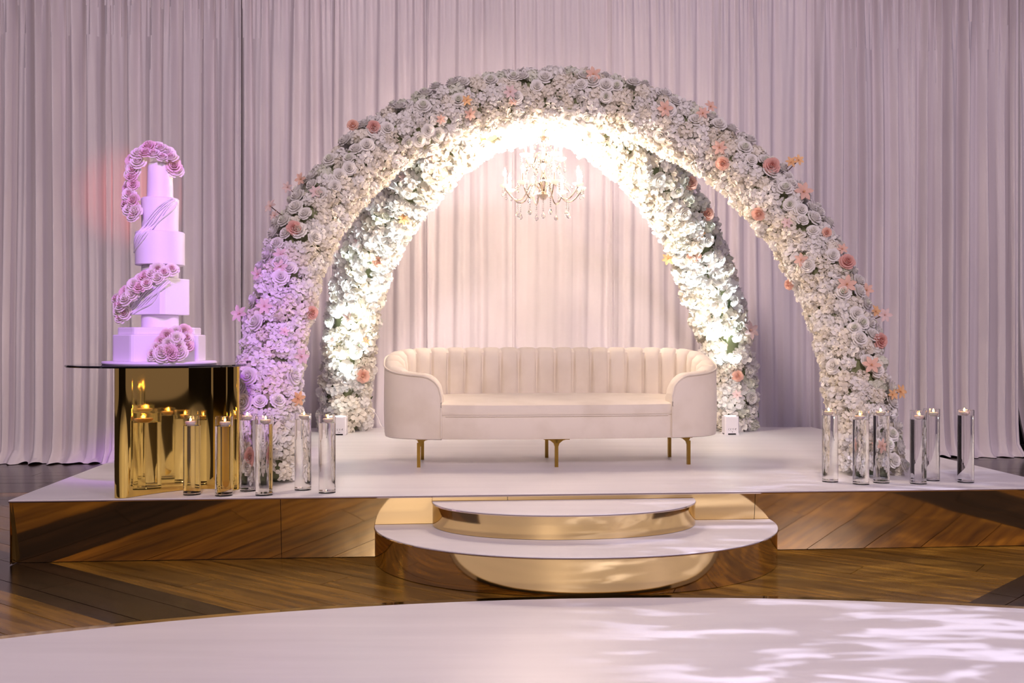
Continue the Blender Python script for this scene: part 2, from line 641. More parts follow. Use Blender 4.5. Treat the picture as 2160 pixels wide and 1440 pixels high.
def petal_grid(theta, span, prof, nu=4, twist=0.0, wob=0.0, rs=random):
    """petal wrapped about the z axis; prof = list of (radius, z, width factor)"""
    vs, fs = [], []
    m = len(prof)
    for j, (r, z, wf) in enumerate(prof):
        for i in range(nu + 1):
            u = -1 + 2 * i / nu
            a = theta + u * span * wf + twist * j
            rr = r * (1 + wob * rs.uniform(-1, 1))
            zz = z - 0.10 * abs(u) ** 2 * (j / (m - 1)) * abs(prof[-1][1] + .3)
            vs.append((rr * math.cos(a), rr * math.sin(a), zz))
    for j in range(m - 1):
        for i in range(nu):
            q = j * (nu + 1) + i
            fs.append((q, q + 1, q + nu + 2, q + nu + 1))
    return vs, fs


def rose_mesh(name, mats, seed, inner=0):
    """unit rose: radius about 1, faces +z"""
    rs = random.Random(seed)
    mb = MB()
    # spiral heart
    for k in range(3):
        th = k * 2.1 + rs.uniform(0, 1)
        mb.add(*petal_grid(th, 1.3, [(.08, .2, .9), (.16, .55, 1), (.15, .80, 1), (.12, .90, .9)], 4, rs=rs), inner)
    for k in range(4):
        th = k * PI / 2 + rs.uniform(-.2, .2)
        mb.add(*petal_grid(th, .95, [(.15, .1, .8), (.30, .42, 1), (.33, .74, 1), (.38, .84, .8)], 4, .06, .04, rs), inner)
    for k in range(5):
        th = k * 2 * PI / 5 + rs.uniform(-.2, .2)
        mb.add(*petal_grid(th, .82, [(.2, .02, .7), (.46, .28, 1), (.56, .60, 1), (.66, .68, .8)], 4, .05, .04, rs))
    for k in range(5):
        th = k * 2 * PI / 5 + .6 + rs.uniform(-.2, .2)
        mb.add(*petal_grid(th, .78, [(.2, -.05, .6), (.62, .12, 1), (.82, .40, 1), (.98, .43, .75)], 4, .05, .05, rs))
    for k in range(5):
        th = k * 2 * PI / 5 + rs.uniform(-.25, .25)
        mb.add(*petal_grid(th, .62, [(.2, -.12, .6), (.72, -.02, 1), (1.02, .14, 1), (1.16, .10, .7)], 4, .05, .05, rs))
    return mesh(name, mb.v, mb.f, mats, True, mb.i)


def floret(mb, pos, nrm, size, rs, mi=0, npet=4):
    n = Vector(nrm).normalized()
    x = n.orthogonal().normalized()
    x = Matrix.Rotation(rs.uniform(0, 6.28), 3, n) @ x
    y = n.cross(x)
    p = Vector(pos)
    for k in range(npet):
        a = 2 * PI * k / npet + rs.uniform(-.2, .2)
        d = x * math.cos(a) + y * math.sin(a)
        t = n.cross(d)
        s = size * rs.uniform(.85, 1.15)
        cup = rs.uniform(0.05, 0.45)
        tw = rs.uniform(-.18, .18)
        v = [p - n * .1 * s,
             p + d * .45 * s - t * .40 * s + n * (.18 * cup + tw) * s,
             p + d * .50 * s + n * (.02) * s,
             p + d * .45 * s + t * .40 * s + n * (.18 * cup - tw) * s,
             p + d * .92 * s - t * .30 * s + n * (.5 * cup + tw) * s,
             p + d * 1.02 * s + n * (.34 * cup) * s,
             p + d * .92 * s + t * .30 * s + n * (.5 * cup - tw) * s]
        mb.add(v, [(0, 1, 2), (0, 2, 3), (1, 4, 5, 2), (2, 5, 6, 3)], mi)


def hydrangea_geom(seed, nfl=13, size=.56):
    rs = random.Random(seed)
    mb = MB()
    for k in range(nfl):
        zc = 1 - (k + .5) / nfl * 1.15
        a = k * 2.39996 + rs.uniform(-.2, .2)
        r = math.sqrt(max(0, 1 - zc * zc))
        d = Vector((r * math.cos(a), r * math.sin(a), zc))
        d2 = (d + Vector((rs.uniform(-.3, .3), rs.uniform(-.3, .3), rs.uniform(-.3, .3)))).normalized()
        floret(mb, d * .72 * rs.uniform(.88, 1.1), d2, size * rs.uniform(.85, 1.15), rs)
    return mb


def lily_mesh(name, mats, seed):
    """loose six petalled blossom, radius about 1"""
    rs = random.Random(seed)
    mb = MB()
    for k in range(6):
        a = k * PI / 3 + rs.uniform(-.15, .15)
        d = Vector((math.cos(a), math.sin(a), 0))
        t = Vector((-math.sin(a), math.cos(a), 0))
        up = rs.uniform(.25, .75)
        pr = [(.06, .0, .06), (.4, .28 * up + .1, .26), (.75, .45 * up, .24), (1.05, .38 * up, .02)]
        vs, fs = [], []
        for r, z, wv in pr:
            c = d * r + Vector((0, 0, z))
            vs += [c - t * wv + Vector((0, 0, .08)), c, c + t * wv + Vector((0, 0, .08))]
        for j in range(3):
            for i in range(2):
                q = j * 3 + i
                fs.append((q, q + 1, q + 4, q + 3))
        mb.add(vs, fs)
    for k in range(4):
        a = k * 1.7
        mb.tube([(0, 0, 0), (.12 * math.cos(a), .12 * math.sin(a), .4)], .03, 4, 1)
    return mesh(name, mb.v, mb.f, mats, True, mb.i)


def leaf_mesh(name):
    pts, fs = [], []
    for j in range(6):
        s = j / 5
        wv = .34 * math.sin(PI * (s * .92 + .04)) ** .8
        c = Vector((0, s * 2 - .2, .25 * math.sin(s * 2)))
        pts += [c + Vector((-wv, 0, .12)), c, c + Vector((wv, 0, .12))]
    for j in range(5):
        for i in range(2):
            q = j * 3 + i
            fs.append((q, q + 1, q + 4, q + 3))
    return mesh(name, pts, fs, M['leaf'], True)


ROSE_W = [rose_mesh('white_rose', [M['petal_w'], M['petal_w']], s, 1) for s in (1, 2)] + [rose_mesh('ivory_rose', [M['petal_w'], M['petal_g']], 3, 1)]
ROSE_P = [rose_mesh('dusty_rose', [M['petal_r'], M['petal_r']], 4, 1), rose_mesh('peach_rose', [M['petal_p'], M['petal_p']], 5, 1)]
ROSE_B = [rose_mesh('blush_rose', [M['petal_b'], M['petal_b']], 6, 1), rose_mesh('pale_blush_rose', [M['petal_i'], M['petal_i']], 8, 1),
          rose_mesh('cream_blush_rose', [M['petal_i'], M['petal_b']], 9, 1)]
LILY = [lily_mesh('peach_lily', [M['petal_p'], M['petal_o']], 11), lily_mesh('blush_lily', [M['petal_b'], M['petal_p']], 12),
        lily_mesh('orange_lily', [M['petal_o'], M['petal_o']], 13)]
HYD = [hydrangea_geom(20 + k) for k in range(5)]
HM = ['petal_w', 'petal_i', 'petal_w', 'petal_g', 'petal_i']
HYD_ME = [[mesh('hydrangea', h.v, h.f, M[mk], True) for mk in ('petal_w', 'petal_i', 'petal_g')] for h in HYD]
LEAF = leaf_mesh('leaf')


def frame_to(nrm, spin):
    n = Vector(nrm).normalized()
    q = Vector((0, 0, 1)).rotation_difference(n)
    return (q.to_matrix() @ Matrix.Rotation(spin, 3, 'Z'))


# ------------------------------------------------------------------ flower arches


def catmull(pts, per=10):
    out = []
    n = len(pts)
    for i in range(n - 1):
        p0, p1, p2, p3 = pts[max(i - 1, 0)], pts[i], pts[i + 1], pts[min(i + 2, n - 1)]
        for k in range(per):
            t = k / per
            out.append(0.5 * ((2 * p1) + (p2 - p0) * t + (2 * p0 - 5 * p1 + 4 * p2 - p3) * t * t + (3 * p1 - p0 - 3 * p2 + p3) * t ** 3))
    out.append(pts[-1])
    return out


def resample(pts, n):
    L = [0]
    for a, b in zip(pts[:-1], pts[1:]):
        L.append(L[-1] + (b - a).length)
    out, j = [], 0
    for k in range(n):
        s = L[-1] * k / (n - 1)
        while j < len(L) - 2 and L[j + 1] < s:
            j += 1
        t = (s - L[j]) / max(L[j + 1] - L[j], 1e-9)
        out.append(pts[j].lerp(pts[j + 1], t))
    return out, L[-1]


CAM = Vector((0, 0, CAMZ))


def arch(label, px_pts, Y0, kz, mx, pw, R, head, seed, rose_share, rose_r, spots):
    rs = random.Random(seed)
    pts = []
    for (px, py) in px_pts:
        ax, ay = (px - 1080) / F, (py - 720) / F
        Y = Y0
        for _ in range(60):
            hgt = max(0.0, CAMZ - ay * Y - SZ)
            Y = 0.5 * Y + 0.5 * (Y0 + kz * hgt ** pw + mx * ax * Y)
        pts.append(Vector((ax * Y, Y, CAMZ - ay * Y)))
    pts[0].z = pts[-1].z = SZ
    cl, LEN = resample(catmull(pts), 220)
    base = (cl[0] + cl[-1]) / 2
    root = empty('flower_arch', (base.x, base.y, SZ))
    tag(root, label, 'flower arch', 'white flower arches on the stage')
    off = Vector((base.x, base.y, SZ))
    tang = [(cl[min(i + 1, 219)] - cl[max(i - 1, 0)]).normalized() for i in range(220)]
    mid = Vector((base.x, (cl[0].y + cl[-1].y) / 2, SZ + .6))
    # backing tube
    MB().tube([p - off for p in cl], [R * min(.74, .45 + .035 * min(i, 219 - i)) for i in range(220)], 14).build('foliage_backing', M['core'], root, True)
    # flower heads on a jittered lattice
    rows = int(LEN / (head * 0.92))
    ring = int(2 * PI * R / (head * 0.98))
    cand = []
    for i in range(rows):
        s = (i + .5) / rows
        for k in range(ring):
            ph = 2 * PI * (k + .5 * (i % 2) + rs.uniform(-.25, .25)) / ring
            si = min(219, max(0, (s + rs.uniform(-.3, .3) / rows) * 219))
            j = int(si)
            c = cl[j].lerp(cl[min(j + 1, 219)], si - j)
            t = tang[j]
            out_dir = (c - mid)
            out_dir -= t * out_dir.dot(t)
            out_dir.normalize()
            sd = t.cross(out_dir)
            n = out_dir * math.cos(ph) + sd * math.sin(ph)
            lump = 1 + 0.10 * noise.noise(Vector((si * .12, ph * 1.5, seed)))
            p = c + n * (R * lump - head * .35)
            if p.z < SZ + head * .32:
                continue
            vw = (CAM - p).normalized()
            cand.append((n.dot(vw), p, n, math.cos(ph), n.dot(Vector((0, -1, 0)))))
    cand.sort(key=lambda q: -q[0])
    stuff = MB()
    n_rose = n_hyd = 0
    for q, (f, p, n, co, fw) in enumerate(cand):
        visible = f > -0.12
        want_rose = rs.random() < rose_share * (1.0 if co > -0.35 else 0.12) and visible
        nn = (n + Vector((rs.uniform(-.25, .25), rs.uniform(-.25, .25), rs.uniform(-.25, .25)))).normalized()
        if want_rose and n_rose < 290:
            n_rose += 1
            sc = head * rose_r * rs.uniform(.82, 1.12)
            obj('white_rose', rs.choice(ROSE_W), root, p + n * head * .36 - off, frame_to(nn, rs.uniform(0, 6.28)), sc)
            continue
        wsel = 0 if rs.random() < .55 else (2 if (co > .2 and rs.random() < .5) else 1)
        sc = head * .66 * rs.uniform(.85, 1.2)
        R3 = frame_to(nn, rs.uniform(0, 6.28))
        hi = rs.randrange(5)
        if visible and n_hyd < 298:
            n_hyd += 1
            obj('hydrangea_head', HYD_ME[hi][wsel], root, p - off, R3, sc)
        else:
            h = HYD[hi]
            b = p - off
            stuff.add([b + R3 @ (Vector(v) * sc) for v in h.v], h.f, wsel)
    so = stuff.build('small_florets', [M['petal_w'], M['petal_i'], M['petal_g']], root, True)
    so['kind'] = 'stuff'
    # leaves peeping out
    vis = [c for c in cand if c[0] > -.05]
    for k in range(90):
        f, p, n, co, fw = rs.choice(vis)
        nn = (n + Vector((rs.uniform(-.8, .8), rs.uniform(-.8, .8), rs.uniform(-.8, .8)))).normalized()
        obj('leaf', LEAF, root, p + n * head * rs.uniform(.12, .38) + Vector((rs.uniform(-.03, .03), 0, rs.uniform(-.03, .03))) - off, frame_to(nn, rs.uniform(0, 6.28)), head * rs.uniform(.14, .26))
    # coloured blooms where the photograph shows them
    for (px, py, kind, size) in spots:
        dr = (P(px, py, 1.0) - CAM).normalized()
        best = None
        for c in cl:
            tt = (c - CAM).dot(dr)
            dd = (c - (CAM + dr * tt)).length
            if best is None or dd < best[0]:
                best = (dd, tt, c)
        dd, tt, c = best
        RR = R * 1.15
        back = math.sqrt(max(RR * RR - dd * dd, 0.0))
        p = CAM + dr * (tt - back)
        n = (p - c).normalized()
        nn = (n * .6 - dr * .8 + Vector((rs.uniform(-.3, .3), 0, rs.uniform(-.3, .3)))).normalized()
        if kind in (0, 1):
            obj('peach_rose' if kind else 'dusty_rose', ROSE_P[kind], root, p - off, frame_to(nn, rs.uniform(0, 6.28)), size)
        else:
            b = obj('lily_blossom', LILY[kind - 2], root, p - off, frame_to(nn, rs.uniform(0, 6.28)), size)
            if dd > R * 0.9:
                e = c + (p - c) * (R * .75 / max((p - c).length, 1e-6))
                IM = (Matrix.LocRotScale(p - off, b.rotation_euler, Vector((size,) * 3))).inverted()
                MB().tube([IM @ (p - off), IM @ ((p + e) / 2 - off + Vector((0, 0, -.01))), IM @ (e - off)], .0035 / size, 5).build('stem', M['stem'], b)
    return root, cl


front_px = [(563, 1022), (563, 960), (563, 880), (569, 790), (586, 690), (613, 585), (653, 482), (722, 390), (812, 306), (903, 258), (995, 226), (1090, 211), (1190, 208),
            (1290, 221), (1374, 250), (1464, 294), (1547, 347), (1622, 415), (1680, 487), (1722, 557), (1765, 650), (1793, 750), (1814, 850), (1829, 930), (1838, 1008)]
front_spots = [(788, 268, 0, .042), (744, 264, 1, .038), (620, 481, 0, .045), (635, 378, 2, .045), (607, 395, 3, .04), (572, 436, 3, .05), (580, 455, 3, .04), (666, 405, 3, .045),
               (545, 578, 3, .05), (592, 537, 3, .05), (592, 563, 3, .05), (506, 662, 3, .06), (558, 645, 3, .055), (657, 660, 1, .042), (634, 752, 3, .055), (628, 840, 4, .05),
               (520, 962, 0, .055), (985, 212, 4, .04), (992, 240, 2, .045), (1076, 194, 3, .05), (1082, 215, 2, .03), (1252, 158, 2, .06), (1402, 229, 2, .06), (1482, 240, 2, .05), (1498, 226, 2, .05),
               (1517, 311, 2, .055), (1524, 345, 1, .045), (1628, 350, 0, .055), (1668, 343, 4, .045), (1684, 338, 4, .04), (1694, 405, 2, .07), (1600, 451, 1, .045), (1744, 490, 1, .032),
               (1690, 548, 2, .05), (1787, 552, 0, .05), (1776, 525, 2, .04), (1786, 600, 2, .065), (1827, 612, 2, .05), (1846, 657, 4, .045), (1866, 664, 3, .05), (1856, 719, 0, .048),
               (1838, 770, 2, .06), (1882, 832, 4, .04), (1898, 826, 4, .05), (1855, 938, 2, .05), (1665, 600, 1, .035), (600, 700, 3, .035), (930, 252, 2, .035), (1660, 470, 3, .04)]
front_arch, front_cl = arch('front white rose and hydrangea arch, nearest and tallest, framing the sofa', front_px, 6.33, 0.41, 0.085, 1.0, 0.200, 0.092, 31, 0.46, 0.54, front_spots)
rear_px = [(727, 905), (729, 850), (734, 780), (741, 700), (750, 640), (764, 575), (795, 500), (838, 432), (890, 365), (950, 305), (1030, 255), (1110, 232), (1190, 236), (1262, 268),
           (1330, 320), (1390, 388), (1438, 462), (1473, 535), (1496, 600), (1515, 670), (1532, 740), (1540, 810), (1540, 908)]
rear_spots = [(765, 793, 1, .06), (733, 668, 3, .05), (797, 552, 1, .05), (850, 462, 4, .05), (757, 511, 3, .05), (853, 376, 3, .05), (1455, 386, 1, .06), (1492, 452, 1, .055), (1476, 491, 4, .05),
              (1464, 538, 1, .06), (1410, 545, 4, .06), (1581, 697, 3, .09), (1556, 793, 1, .05), (1555, 832, 3, .05), (1517, 652, 4, .05), (700, 720, 3, .04), (770, 720, 4, .045), (1500, 560, 3, .05), (915, 330, 2, .05)]
rear_arch, rear_cl = arch('rear white hydrangea arch lit by two floor lamps behind the sofa', rear_px, 9.78, -0.20, 0.02, 2.2, 0.240, 0.140, 47, 0.13, 0.40, rear_spots)

# ------------------------------------------------------------------ sofa
SOFA = (0.283, 7.23)
sofa = empty('curved_sofa', (SOFA[0], SOFA[1], SZ), math.radians(5.0))
tag(sofa, 'cream velvet curved sofa with channelled back and brass legs', 'sofa')
SA, SB, SN = 1.20, 0.43, 3.0


def sup(t, ins=0.0):
    c, s = math.cos(t), math.sin(t)
    return Vector(((SA - ins) * math.copysign(abs(c) ** (2 / SN), c), (SB - ins) * math.copysign(abs(s) ** (2 / SN), s), 0))


# walk the oval from the left arm end, round the back, to the right arm end
raw = [sup(-PI / 2 + 2 * PI * k / 2000) for k in range(2001)]     # from front middle, counter-clockwise (to the right first)
raw = list(reversed(raw))                                          # to the left first
ARM = 0.80
i0 = next(i for i, p in enumerate(raw) if p.x < -ARM)
i1 = next(i for i in range(2000, 0, -1) if raw[i].x > ARM) if raw[1999].x > 0 else 2000
path, PL = resample(raw[i0:i1 + 1], 260)
nrm = []
for i in range(260):
    t = (path[min(i + 1, 259)] - path[max(i - 1, 0)]).normalized()
    nrm.append(Vector((t.y, -t.x, 0)) if False else Vector((-t.y, t.x, 0)))
cen = Vector((0, 0, 0))
if nrm[130].y < 0:
    nrm = [-n for n in nrm]
# nrm now points outward at the back


def top_h(i):
    s = i / 259 * PL
    e = min(s, PL - s)
    y = path[i].y
    k = min(1, max(0, (y + SB) / (2 * SB)))
    h = 0.645 + 0.175 * (k * k * (3 - 2 * k)) ** 0.8
    r = 0.14
    if e < r:
        h = h - (r - math.sqrt(max(0, r * r - (r - e) ** 2)))
    return h


TH = 0.115
vs, fs = [], []
prof_n = 0
for i in range(260):
    p, n, h = path[i], nrm[i], top_h(i)
    pr = [(-TH, .22), (-.02, .200), (-.006, .206), (0, .235), (0.004, .40), (0.0, h - .035), (-.010, h - .012), (-.035, h), (-TH + .03, h - .002), (-TH, h - .03), (-TH, .40), (-TH, .22)]
    prof_n = len(pr)
    for o_, z in pr:
        q = p + n * o_
        vs.append((q.x, q.y, z))
for i in range(259):
    for k in range(prof_n - 1):
        a = i * prof_n + k
        fs.append((a, a + 1, a + prof_n + 1, a + prof_n))
fs.append(tuple(range(prof_n - 1)))
fs.append(tuple(reversed([259 * prof_n + k for k in range(prof_n - 1)])))
obj('shell', mesh('shell', vs, fs, M['velvet'], True), sofa)
# piping along the outer top edge and down the arm ends
pp = []
for i in range(260):
    p = path[i] + nrm[i] * 0.001
    pp.append((p.x, p.y, top_h(i) - .018))
zs0 = [0.215 + (pp[0][2] - .215) * k / 8 for k in range(8)]
pp = [(pp[0][0], pp[0][1] - .004, z) for z in zs0] + pp + [(pp[-1][0], pp[-1][1] - .004, z) for z in reversed(zs0)]
MB().tube(pp, 0.006, 6).build('piping', M['velvet'], sofa, True)
# channels of the inside back
NCH = 25
s0, s1 = 0.30, PL - 0.30


def at_s(s):
    f = s / PL * 259
    i = min(258, int(f))
    k = f - i
    return path[i].lerp(path[i + 1], k), nrm[i].lerp(nrm[i + 1], k).normalized(), top_h(i) * (1 - k) + top_h(i + 1) * k


for c in range(NCH):
    vs, fs = [], []
    nu = 8
    a, b = s0 + (s1 - s0) * c / NCH + .0012, s0 + (s1 - s0) * (c + 1) / NCH - .0012
    for u in range(nu + 1):
        t = u / nu
        p, n, h = at_s(a + (b - a) * t)
        bl = math.sin(PI * t) ** .55 - (.75 if u in (0, nu) else 0)
        pr = [(-TH - .012, .42, .5), (-TH - .016, .58, 1), (-TH - .012, h - .09, 1), (-TH - .002, h - .03, 1), (-TH + .02, h - .004, .8), (-TH + .05, h + .003, .5), (-.025, h + .002, .2), (-.012, h - .01, 0)]
        for o_, z, wv in pr:
            bulge = .026 * bl * wv
            k2 = 0 if z < h - .02 else 1
            q = p + n * (o_ - (bulge if k2 == 0 else bulge * .25))
            vs.append((q.x, q.y, z + (bulge * .55 if k2 else 0)))
    m = len(pr)
    for u in range(nu):
        for k in range(m - 1):
            q = u * m + k
            fs.append((q, q + 1, q + m + 1, q + m))
    obj('back_channel', mesh('back_channel', vs, fs, M['velvet'], True), sofa)


def oval_slab(ins, z0, z1, crown, name, rnd=.025):
    ring = [sup(2 * PI * k / 128, ins) for k in range(128)]
    vs, fs = [], []
    lev = [(0.985, z0), (1.0, z0 + .012), (1.0, z1 - rnd), (.996, z1 - rnd * .4), (.985, z1), (.93, z1 + crown * .35), (.7, z1 + crown * .8), (.35, z1 + crown), (0.05, z1 + crown)]
    for sc, z in lev:
        for p in ring:
            # the crown rises toward the back
            vs.append((p.x * sc, p.y * sc, z + (0.02 * (p.y * sc / SB + 1) if z > z1 - .001 else 0)))
    for j in range(len(lev) - 1):
        for k in range(128):
            k2 = (k + 1) % 128
            fs.append((j * 128 + k, j * 128 + k2, (j + 1) * 128 + k2, (j + 1) * 128 + k))
    fs.append(tuple(reversed(range(128))))
    fs.append(tuple((len(lev) - 1) * 128 + k for k in range(128)))
    return obj(name, mesh(name, vs, fs, M['velvet'], True), sofa)


oval_slab(.012, .205, .362, 0.0, 'base_rail', .006)
oval_slab(.010, .366, .436, .020, 'seat', .02)
fp = [sup(-PI / 2 + (k / 40 - .5) * 2.0, .010) for k in range(41)]
MB().tube([(p.x, p.y - .003, .364) for p in fp if abs(p.x) < ARM - .005], .0045, 6).build('piping', M['velvet'], sofa, True)
for (x, y) in ((-.955, -.235), (0.0, -.30), (.955, -.235), (-.93, .22), (0.0, .26), (.93, .22)):
    mb = MB()
    sg = -1 if x > 0.1 else 1
    mb.box(x - .012, x + .012, y - .012, y + .012, 0, .17)
    mb.box(x - (.09 if sg < 0 or x == 0 else .02), x + (.09 if sg > 0 or x == 0 else .02), y - .03, y + .03, .192, .204)
    for s2 in ((sg,) if x else (1, -1)):
        mb.add([(x + s2 * .012, y - .010, .14), (x + s2 * .020, y - .010, .165), (x + s2 * .045, y - .010, .185), (x + s2 * .075, y - .010, .193), (x - s2 * .012, y - .010, .193),
                (x + s2 * .012, y + .010, .14), (x + s2 * .020, y + .010, .165), (x + s2 * .045, y + .010, .185), (x + s2 * .075, y + .010, .193), (x - s2 * .012, y + .010, .193)],
               [(0, 1, 2, 3, 4), (9, 8, 7, 6, 5), (0, 5, 6, 1), (1, 6, 7, 2), (2, 7, 8, 3)])
    mb.build('leg', M['brass'], sofa)

# ------------------------------------------------------------------ chandelier
CH = P(1146, 390, 7.72)
chz = 2.425
ch = empty('chandelier', (CH.x, CH.y, chz))
tag(ch, 'lit crystal chandelier with candle bulbs hanging under the arch tops', 'chandelier')
# coordinates below are relative to the lower cup level
MB().lathe([(0, -.10), (.018, -.095), (.035, -.075), (.05, -.06), (.03, -.045), (.012, -.03), (.014, .0), (.03, .03), (.035, .06), (.016, .09), (.010, .14), (.022, .17), (.03, .20), (.02, .23),
            (.009, .26), (.009, .34), (.03, .37), (.05, .385), (.012, .40), (.006, .50), (0.0, .50)], 16).build('column', M['chrome'], ch, True)


def arm(ang, R_, z0, zc, dip, name='arm'):
    ca, sa = math.cos(ang), math.sin(ang)
    pts = []
    for k in range(13):
        t = k / 12
        r = .02 + (R_ - .02) * t
        # rises from the hub, dips, then turns up to the cup
        z = z0 + .055 * math.sin(PI * min(t / .45, 1)) - dip * math.sin(PI * max(0, (t - .30) / .70)) ** 1.0 + (zc - z0) * t
        pts.append((r * ca, r * sa, z))
    return MB().tube(pts, .0055, 6).build(name, M['chrome'], ch, True)


CUP = mesh('cup', *(lambda mb: (mb.v, mb.f))(MB().lathe([(.004, -.020), (.012, -.018), (.028, -.012), (.042, .0), (.044, .008), (.038, .006), (.02, -.004), (.004, -.006)], 16)), M['cup'], True)
SLV = mesh('candle_sleeve', *(lambda mb: (mb.v, mb.f))(MB().lathe([(.010, 0), (.010, .07), (.007, .072), (.0, .072)], 10)), M['sleeve'], True)
BLB = mesh('bulb', *(lambda mb: (mb.v, mb.f))(MB().lathe([(.006, .0), (.0095, .014), (.0115, .026), (.0095, .040), (.005, .054), (.0015, .066), (0, .068)], 12)), M['bulb'], True)


def drop_geom(chain, big):
    mb = MB()
    z = 0.0
    r = .0055
    while z > -chain:
        mb.lathe([(0, z), (r, z - r), (r, z - r * 1.6), (0, z - r * 2.6)], 6, caps=False)
        z -= r * 2.7
    s = big
    mb.lathe([(0, z), (.22 * s, z - .35 * s), (.52 * s, z - .95 * s), (.60 * s, z - 1.35 * s), (.42 * s, z - 1.75 * s), (0, z - 2.0 * s)], 8, caps=False)
    return mesh('crystal_drop', mb.v, mb.f, M['crystal'])


DROP_L, DROP_M, DROP_S = drop_geom(.075, .027), drop_geom(.05, .02), drop_geom(.03, .015)
for k in range(8):
    a = 2 * PI * (k + .3) / 8
    ca, sa = math.cos(a), math.sin(a)
    R_ = .305
    am = arm(a, R_, -.03, -.02, .085)
    obj('cup', CUP, am, (R_ * ca, R_ * sa, 0))
    obj('candle_sleeve', SLV, am, (R_ * ca, R_ * sa, 0))
    obj('bulb', BLB, am, (R_ * ca, R_ * sa, .070))
    obj('crystal_drop', DROP_L, am, (.205 * ca, .205 * sa, -.095))
    for s2 in (-.12, .12):
        b = a + s2
        obj('crystal_drop', DROP_S, am, ((R_ + .012) * math.cos(b), (R_ + .012) * math.sin(b), -.005))
    # bead swags from the top plate down to the arms
    pts = []
    for q in range(22):
        t = q / 21
        r = .045 + (.235 - .045) * t
        z = .37 + (-.02 - .37) * t - .07 * math.sin(PI * t)
        pts.append(Vector((r * math.cos(a + .2), r * math.sin(a + .2), z)))
    mb = MB()
    for p in pts:
        mb.lathe([(0, p.z + .008), (.0075, p.z), (0, p.z - .008)], 6, (p.x, p.y), caps=False)
    mb.build('bead_swag', M['crystal'], ch)
for k in range(4):
    a = 2 * PI * (k + .35) / 4
    ca, sa = math.cos(a), math.sin(a)
    R_ = .165
    am = arm(a, R_, .20, .215, .06)
    obj('cup', CUP, am, (R_ * ca, R_ * sa, .235))
    obj('candle_sleeve', SLV, am, (R_ * ca, R_ * sa, .235))
    obj('bulb', BLB, am, (R_ * ca, R_ * sa, .305))
    for s2 in (-.2, .2):
        obj('crystal_drop', DROP_M, am, ((R_ + .015) * math.cos(a + s2), (R_ + .015) * math.sin(a + s2), .225))
obj('crystal_drop', DROP_L, ch, (0, 0, -.10))
mb = MB()
for q in range(10):
    zc = .50 + q * .028
    ring = [(math.cos(t * PI / 4) * .008 * (1 if q % 2 else 0), math.cos(t * PI / 4) * .008 * (0 if q % 2 else 1), zc + math.sin(t * PI / 4) * .018) for t in range(8)]
    mb.tube(ring, .002, 4, closed=True)
mb.build('chain', M['chrome'], ch)

# ------------------------------------------------------------------ cake table
TC = Vector((-2.06, 5.80, SZ))
tz = 1.098
tab = empty('cake_table', TC)
tag(tab, 'pedestal table with curved gold base and round black glass top', 'table')
MB().lathe([(0, tz - SZ - .012), (.497, tz - SZ - .012), (.503, tz - SZ - .006), (.497, tz - SZ), (0, tz - SZ)], 96, caps=False).build('table_top', M['black_glass'], tab, False)
# plan of the base: a crescent that opens to the front right
A_, B_, C_ = G(256, 1050, SZ) - TC, G(392, 1034, SZ) - TC, G(486, 1033, SZ) - TC
A_ += Vector((0, .03, 0)); B_ += Vector((0, .07, 0)); C_ += Vector((0, .02, 0))
mid_ = []
for k in range(41):
    t = k / 40
    mid_.append(A_ * (1 - t) * (1 - t) + (2 * B_ - (A_ + C_) / 2) * 2 * t * (1 - t) + C_ * t * t)
out, inn = [], []
for k in range(41):
    tn = (mid_[min(k + 1, 40)] - mid_[max(k - 1, 0)]).normalized()
    nn = Vector((-tn.y, tn.x, 0))
    hw = .048
    out.append(mid_[k] + nn * hw)
    inn.append(mid_[k] - nn * hw)


def endcap(c, frm, n=8):
    v = frm - c
    return [c + Matrix.Rotation(PI * k / n * s_, 3, 'Z') @ v for k in range(1, n)] if (s_ := 1) else []


plan = inn + endcap(mid_[-1], inn[-1]) + list(reversed(out)) + endcap(mid_[0], out[0])
m = len(plan)
vs = [(p.x, p.y, z) for z in (0.002, .25, .5, tz - SZ - .0125) for p in plan]
fs = [(j * m + k, j * m + (k + 1) % m, (j + 1) * m + (k + 1) % m, (j + 1) * m + k) for j in range(3) for k in range(m)]
fs.append(tuple(reversed(range(m))))
obj('base', mesh('base', vs, fs, M['gold_base'], True), tab)

# ------------------------------------------------------------------ cake
CK = Vector((-2.05, 5.80, tz))
cake = empty('wedding_cake', CK)
tag(cake, 'tall tiered white wedding cake with blush roses on the black glass table', 'cake')


def zc(py):
    return CAMZ - (py - 720) / 362.0 - tz


def rounded_lathe(r0, r1, z0, z1, name, n=48):
    MB().lathe([(0, z0), (r0 - .003, z0), (r0, z0 + .003), (r1, z1 - .006), (r1 - .006, z1), (0, z1)], n, caps=False).build(name, M['icing'], cake, True)


